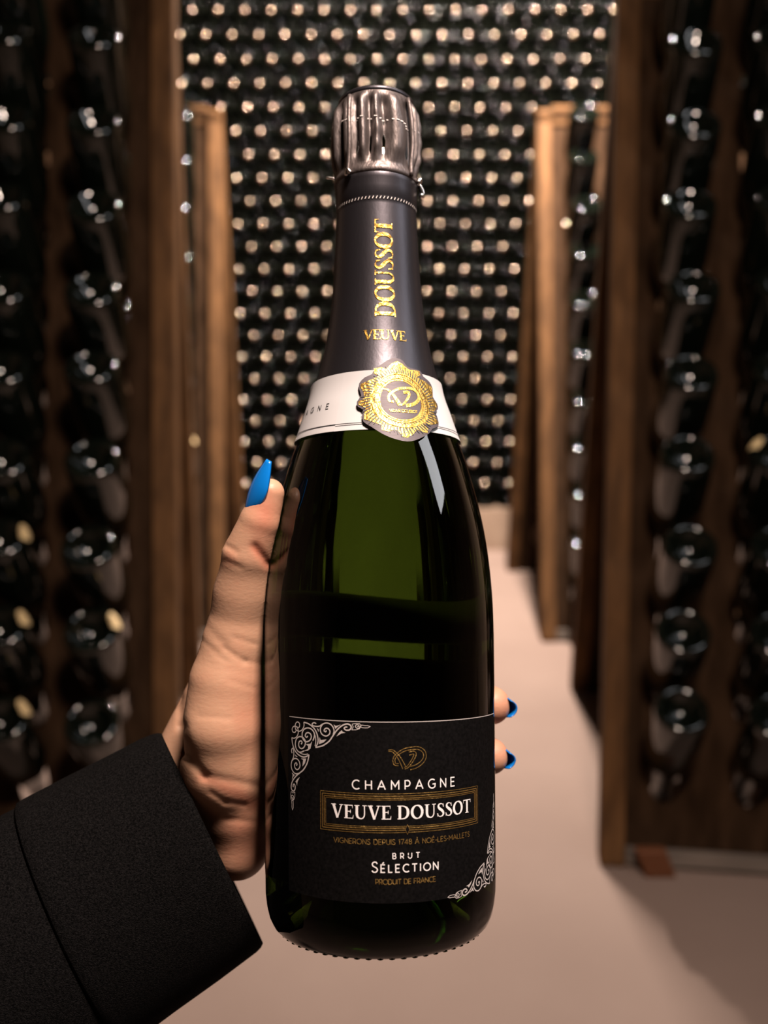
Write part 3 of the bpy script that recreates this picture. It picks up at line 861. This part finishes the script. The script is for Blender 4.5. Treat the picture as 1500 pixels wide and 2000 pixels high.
def cyl(al, s, off):
    al = math.radians(al)
    return BO + s * AX + (float(RAD(s)) + off) * (math.cos(al) * E1 + math.sin(al) * E2)


thumb = [(at(527, 963, .350), .0054), (at(508, 1018, .351), .0076), (at(483, 1086, .354), .0094), (at(471, 1160, .358), .0095), (at(458, 1245, .361), .0112)]
thenar = [(at(458, 1245, .361), .0112), (at(442, 1330, .361), .0138), (at(434, 1415, .361), .0155), (at(440, 1500, .365), .0150)]
heel = [(at(440, 1500, .368), .0140), (at(458, 1585, .371), .0125), (at(464, 1655, .374), .0110)]
wr = at(395, 1530, .396)
fing = [
    [(cyl(232, .000, .0110), .0105), (cyl(195, -.004, .0085), .0085), (cyl(165, -.010, .0078), .0075), (cyl(146, -.015, .0072), .0064)],
    [(cyl(230, -.021, .0110), .0108), (cyl(188, -.028, .0085), .0086), (cyl(143, -.036, .0074), .0080), (cyl(112, -.0405, .0044), .0076)],
    [(cyl(230, -.041, .0105), .0105), (cyl(190, -.047, .0085), .0083), (cyl(145, -.055, .0070), .0076), (cyl(113, -.0605, .0042), .0072)],
    [(cyl(232, -.060, .0100), .0098), (cyl(203, -.067, .0080), .0073), (cyl(178, -.073, .0070), .0066), (cyl(158, -.077, .0065), .0057)],
]
palm = [[(wr, .0160), (fg[0][0], fg[0][1])] for fg in fing]
back = [[(at(380, 1478, .386), .0160), (at(455, 1250, .384), .0085)], [(thumb[3][0], .0085), (at(500, 1230, .385), .0075), (fing[0][0][0], .0085)]]
low = [[(heel[2][0], .0108), (fing[3][0][0], .0100)], [(heel[1][0], .012), (fing[2][0][0], .0105)], [(thenar[2][0], .012), (fing[1][0][0], .0105)]]
arm = [(wr, .0175), (at(300, 1610, .392), .0200)]
# creases: line in (x, y) as seen, half width and depth
CREASE = [((497, 1068), (521, 1100), 8, .0009), ((443, 1066), (462, 1078), 5, .0005), ((440, 1095), (470, 1108), 5, .0003), ((402, 1222), (440, 1262), 10, .0003), ((440, 1268), (478, 1292), 6, .0004), ((478, 1292), (512, 1297), 6, .0003),
          ((395, 1250), (440, 1290), 5, .00025), ((455, 1245), (500, 1258), 5, .0003), ((388, 1399), (450, 1403), 4, .00025), ((352, 1365), (356, 1420), 9, .0010), ((356, 1420), (366, 1475), 10, .0010), ((366, 1475), (400, 1516), 10, .0009),
          ((400, 1516), (510, 1536), 9, .0005), ((412, 1548), (440, 1566), 5, .0004), ((440, 1566), (478, 1572), 5, .00035), ((450, 1330), (500, 1345), 5, .0002), ((440, 1600), (500, 1606), 6, .0003)]


def cone_chain(pts, P, k):
    d = None
    for (a, ra), (b, rb) in zip(pts, pts[1:]):
        ab = (b - a).astype(np.float32); pa = P - a.astype(np.float32)
        t = np.clip(pa @ ab / float(ab @ ab), 0, 1)
        e = np.linalg.norm(pa - t[:, None] * ab, axis=1) - (ra + (rb - ra) * t)
        d = e if d is None else smin(d, e, k)
    return d


def smin(a, b, k):
    h = np.clip(0.5 + 0.5 * (b - a) / k, 0, 1)
    return b + (a - b) * h - k * h * (1 - h)


def segdist2(X, Y, a, b):
    ax, ay = a; bx, by = b; dx, dy = bx - ax, by - ay
    t = np.clip(((X - ax) * dx + (Y - ay) * dy) / (dx * dx + dy * dy), 0, 1)
    return (X - ax - t * dx) ** 2 + (Y - ay - t * dy) ** 2


def hand_sdf(P, fine=True):
    d = smin(cone_chain(thumb, P, .0008), cone_chain(thenar, P, .001), .003)
    d = smin(d, cone_chain(heel, P, .001), .010)
    for ch in palm + back + low: d = smin(d, cone_chain(ch, P, .001), .006)
    fd = None
    for ch in fing:
        e = cone_chain(ch, P, .0006)
        fd = e if fd is None else smin(fd, e, .0012)
    d = smin(d, fd, .004)
    d = smin(d, cone_chain(arm, P, .006), .012)
    if fine:
        X = 750 + F * P[:, 0] / P[:, 2]; Y = 1000 - F * P[:, 1] / P[:, 2]
        front_ = P[:, 2] < .385
        for a, b, wd, dep in CREASE:
            d = d + np.where(front_, dep * np.exp(-segdist2(X, Y, a, b) / (wd * wd)), 0)
    s = (P - BO) @ AX
    rho = np.linalg.norm(P - BO - s[:, None] * AX, axis=1)
    return np.maximum(d, RAD(s) + .00025 - rho)


def surface_nets(lo, hi, h, fn):
    n = np.ceil((hi - lo) / h).astype(int) + 1
    c = 4
    nc = (n + c - 1) // c + 1
    g = np.stack(np.meshgrid(*[lo[i] + np.arange(nc[i]) * h * c for i in range(3)], indexing='ij'), -1).reshape(-1, 3)
    coarse = fn(g, False).reshape(nc)
    ii = [np.minimum((np.arange(n[i]) + c // 2) // c, nc[i] - 1) for i in range(3)]
    val = coarse[np.ix_(*ii)].astype(np.float32)
    near = np.abs(val) < .0062
    idx = np.argwhere(near)
    val[near] = fn(lo + idx * h, True)
    for ax in range(3):
        sl = [slice(None)] * 3
        for e in (0, -1):
            sl[ax] = e; val[tuple(sl)] = np.maximum(val[tuple(sl)], h * .5)
    ins = val < 0
    off = [(i, j, k) for i in (0, 1) for j in (0, 1) for k in (0, 1)]
    def cell(A, o): return A[o[0]:A.shape[0] - 1 + o[0], o[1]:A.shape[1] - 1 + o[1], o[2]:A.shape[2] - 1 + o[2]]
    cnt = sum(cell(ins, o).astype(np.int8) for o in off)
    act = (cnt > 0) & (cnt < 8)
    ids = -np.ones(act.shape, int); cells_ = np.argwhere(act); ids[act] = np.arange(len(cells_))
    acc = np.zeros((len(cells_), 3)); wsum = np.zeros(len(cells_))
    cv = {o: cell(val, o)[act] for o in off}
    for a in off:
        for ax in range(3):
            if a[ax]: continue
            b = list(a); b[ax] = 1; b = tuple(b)
            va, vb = cv[a], cv[b]; m = (va < 0) != (vb < 0)
            t = np.where(m, va / np.where(m, va - vb, 1), 0)
            p = np.zeros((len(cells_), 3)); p[:] = a; p[:, ax] = t
            acc += np.where(m[:, None], p, 0); wsum += m
    V = lo + (cells_ + acc / wsum[:, None]) * h
    quads = []
    for ax in range(3):
        u, v_ = (ax + 1) % 3, (ax + 2) % 3
        a = ins; sl0 = [slice(1, -1)] * 3; sl1 = [slice(1, -1)] * 3
        sl0[ax] = slice(0, -1); sl1[ax] = slice(1, None)
        A, B = a[tuple(sl0)], a[tuple(sl1)]
        for flip in (False, True):
            m = (A & ~B) if not flip else (~A & B)
            e = np.argwhere(m)
            e[:, u] += 1; e[:, v_] += 1
            def at_(du, dv):
                q = e.copy(); q[:, u] -= du; q[:, v_] -= dv; return ids[q[:, 0], q[:, 1], q[:, 2]]
            Q = np.stack([at_(1, 1), at_(0, 1), at_(0, 0), at_(1, 0)], 1)
            if flip: Q = Q[:, ::-1]
            quads.append(Q)
    Q = np.concatenate(quads)
    return V, Q[(Q >= 0).all(1)]


HV, HQ = surface_nets(np.array([-.118, -.152, .330]), np.array([.058, .022, .446]), .00075, hand_sdf)
# one light smoothing pass along the mesh edges
E_ = np.concatenate([HQ[:, [0, 1]], HQ[:, [1, 2]], HQ[:, [2, 3]], HQ[:, [3, 0]]]); E_ = np.concatenate([E_, E_[:, ::-1]])
for lam in (.45, .45):
    ac = np.zeros_like(HV); ct = np.zeros(len(HV))
    np.add.at(ac, E_[:, 0], HV[E_[:, 1]]); np.add.at(ct, E_[:, 0], 1)
    HV = HV + lam * (ac / ct[:, None] - HV)

# flush of the skin: thumb tip, joint folds, heel
sx, sy = 750 + F * HV[:, 0] / HV[:, 2], 1000 - F * HV[:, 1] / HV[:, 2]
fl = 0.75 * np.exp(-((sx - 518) ** 2 + ((sy - 1000) * .55) ** 2) / 30 ** 2) + .8 * np.exp(-segdist2(sx, sy, (500, 1070), (524, 1104)) / 13 ** 2)
fl += .55 * np.exp(-((sx - 490) ** 2 + (sy - 1640) ** 2) / 70 ** 2) + .35 * np.exp(-((sx - 500) ** 2 + ((sy - 1400) * .5) ** 2) / 50 ** 2) + .5 * np.exp(-((sx - 985) ** 2 + ((sy - 1420) * .4) ** 2) / 40 ** 2)
fl += .5 * np.exp(-segdist2(sx, sy, (400, 1520), (500, 1570)) / 16 ** 2) + .35 * np.exp(-((sx - 445) ** 2 + (sy - 1090) ** 2) / 18 ** 2)
fl = np.clip(fl, 0, 1)

skin = mat('skin', (0.66, 0.40, 0.28), 0.46, spec=0.4, sub=0.12)
nt = skin.node_tree; b = nt.nodes['Principled BSDF']
at_n = nt.nodes.new('ShaderNodeAttribute'); at_n.attribute_name = 'flush'
tc = nt.nodes.new('ShaderNodeTexCoord')
n1 = nt.nodes.new('ShaderNodeTexNoise'); n1.inputs['Scale'].default_value = 160; n1.inputs['Detail'].default_value = 5
nt.links.new(tc.outputs['Object'], n1.inputs['Vector'])
ma = nt.nodes.new('ShaderNodeMath'); ma.operation = 'MULTIPLY_ADD'; ma.inputs[1].default_value = .5; ma.inputs[2].default_value = -.25
nt.links.new(n1.outputs['Fac'], ma.inputs[0])
ad = nt.nodes.new('ShaderNodeMath'); ad.operation = 'ADD'; ad.use_clamp = True
nt.links.new(ma.outputs[0], ad.inputs[0]); nt.links.new(at_n.outputs['Fac'], ad.inputs[1])
mx = nt.nodes.new('ShaderNodeMix'); mx.data_type = 'RGBA'
mx.inputs['A'].default_value = (0.40, 0.235, 0.155, 1); mx.inputs['B'].default_value = (0.38, 0.135, 0.085, 1)
nt.links.new(ad.outputs[0], mx.inputs['Factor']); nt.links.new(mx.outputs['Result'], b.inputs['Base Color'])
mp = nt.nodes.new('ShaderNodeMapping'); mp.inputs['Scale'].default_value = (420, 420, 900); mp.inputs['Rotation'].default_value = (0, .5, 0)
n2 = nt.nodes.new('ShaderNodeTexNoise'); n2.inputs['Scale'].default_value = 1; n2.inputs['Detail'].default_value = 4
nt.links.new(tc.outputs['Object'], mp.inputs[0]); nt.links.new(mp.outputs[0], n2.inputs['Vector'])
bp = nt.nodes.new('ShaderNodeBump'); bp.inputs['Distance'].default_value = .00012; bp.inputs['Strength'].default_value = .7
nt.links.new(n2.outputs['Fac'], bp.inputs['Height']); nt.links.new(bp.outputs[0], b.inputs['Normal'])

wrist_w = cam_to_world(wr)
person = empty('person', tuple(wrist_w), 'person in a black knit sleeve, left hand with blue nails gripping the champagne bottle', 'person')
hand = obj('hand', cam_to_world(HV) - wrist_w, HQ, skin, person, normals=False)
fa = hand.data.attributes.new('flush', 'FLOAT', 'POINT'); fa.data.foreach_set('value', fl.astype(np.float32))


def nail(root, tip, nrm, width, name='fingernail', curve=.55, blunt=.35, dome=.12):
    """almond nail from cuticle to tip, arched across, in eye coordinates"""
    t = tip - root; Ln = np.linalg.norm(t); t = t / Ln
    nrm = nrm - t * (nrm @ t); nrm /= np.linalg.norm(nrm); bdir = np.cross(t, nrm)
    V, Fc = [], []
    nu, nv = 18, 10
    for layer in (0, 1):
        for i in range(nu + 1):
            x = i / nu
            wd = width / 2 * min(1, math.sqrt(max(0, 1 - ((.42 - min(x, .42)) / .42) ** 2)) * .92 + .08) * (1 if x < .45 else (1 - (1 - blunt) * ((x - .45) / .55) ** 1.5))
            for j in range(nv + 1):
                y = 2 * j / nv - 1
                hgt = -curve * wd * y * y + dome * Ln * math.sin(PI * min(1, x * .9 + .1)) * .6 - layer * .0007
                V.append(root + t * Ln * x + bdir * wd * y * (1 - .12 * y * y) + nrm * hgt)
    m_ = (nu + 1) * (nv + 1); q = nv + 1
    for i in range(nu):
        for j in range(nv):
            a = i * q + j; Fc.append((a, a + 1, a + q + 1, a + q)); Fc.append((m_ + a, m_ + a + q, m_ + a + q + 1, m_ + a + 1))
    for i in range(nu):
        for j in (0, nv): a = i * q + j; Fc.append((a, a + q, m_ + a + q, m_ + a))
    for j in range(nv):
        for i in (0, nu): a = i * q + j; Fc.append((a, a + 1, m_ + a + 1, m_ + a))
    return obj(name, cam_to_world(np.array(V)) - wrist_w, Fc, M['nail'], hand)


n0 = nail(at(481, 996, .3480), at(521, 897, .3455), np.array([-.80, .16, -.54]), .0130, curve=.5, blunt=.25)
n0['label'] = 'long blue almond-shaped thumbnail'
for ch, sz in zip(fing, (.0098, .0105, .0100, .0085)):
    (p2, r2), (p3, r3) = ch[2], ch[3]
    t = (p3 - p2) / np.linalg.norm(p3 - p2)
    ax_ = p3 - BO; ax_ = ax_ - AX * (ax_ @ AX); o_ = ax_ / np.linalg.norm(ax_)
    o_ = o_ - t * (o_ @ t); o_ /= np.linalg.norm(o_)
    root = p3 - t * .0055 + o_ * (r3 + .0002); tip = p3 + t * .0078 + o_ * (r3 - .0004)
    nail(root, tip, o_, sz, curve=.75, blunt=.7, dome=.06)

# ------------------------------------------------------------------ knitted sleeve with its deep cuff
def rings(name, spec, m, parent, n=72):
    """rings (centre, major, minor half axes) -> open loft"""
    V, Fc = [], []
    for c_, mj, mn in spec:
        for k in range(n):
            a = 2 * PI * k / n
            V.append(c_ + mj * math.cos(a) + mn * math.sin(a))
    for i in range(len(spec) - 1):
        for k in range(n):
            Fc.append((i * n + k, i * n + (k + 1) % n, (i + 1) * n + (k + 1) % n, (i + 1) * n + k))
    return obj(name, cam_to_world(np.array(V)) - wrist_w, Fc, m, parent)


C1 = at(411, 1636, .384)
DIR = np.array([-.900, -.436, -.30]); DIR /= np.linalg.norm(DIR)
MJ = np.array([.418, -.909, 0]); MJ -= DIR * (MJ @ DIR); MJ /= np.linalg.norm(MJ)
MN = np.cross(DIR, MJ)
def rg(t, a, b_, dj=0.0): return (C1 + DIR * t + MJ * dj, MJ * a, MN * b_)
cuff = rings('cuff', [rg(.030, .0435, .0328), rg(.004, .0445, .0338), rg(.0004, .0452, .0346), rg(-.0006, .0464, .0358), rg(.0008, .0474, .0366), rg(.003, .0480, .0372), rg(.008, .0485, .0376), rg(.02, .0491, .0380, .0006), rg(.04, .0500, .0386, .0012), rg(.056, .0508, .0392, .002), rg(.0590, .0506, .0390, .002), rg(.0600, .0496, .0382, .002), rg(.050, .0488, .0376, .002)], M['knit'], person)
sl = [rg(.048, .0478, .0368, .002), rg(.0595, .0484, .0374, .002), rg(.061, .0490, .0379, .002), rg(.064, .0496, .0385, .0025), rg(.075, .0502, .0392, .003)]
sl += [rg(t, .0505 + .02 * (t - .08), .0396 + .02 * (t - .08), .003) for t in (.09, .11, .14, .18, .22)]
sleeve = rings('sleeve', sl, M['knit'], person)
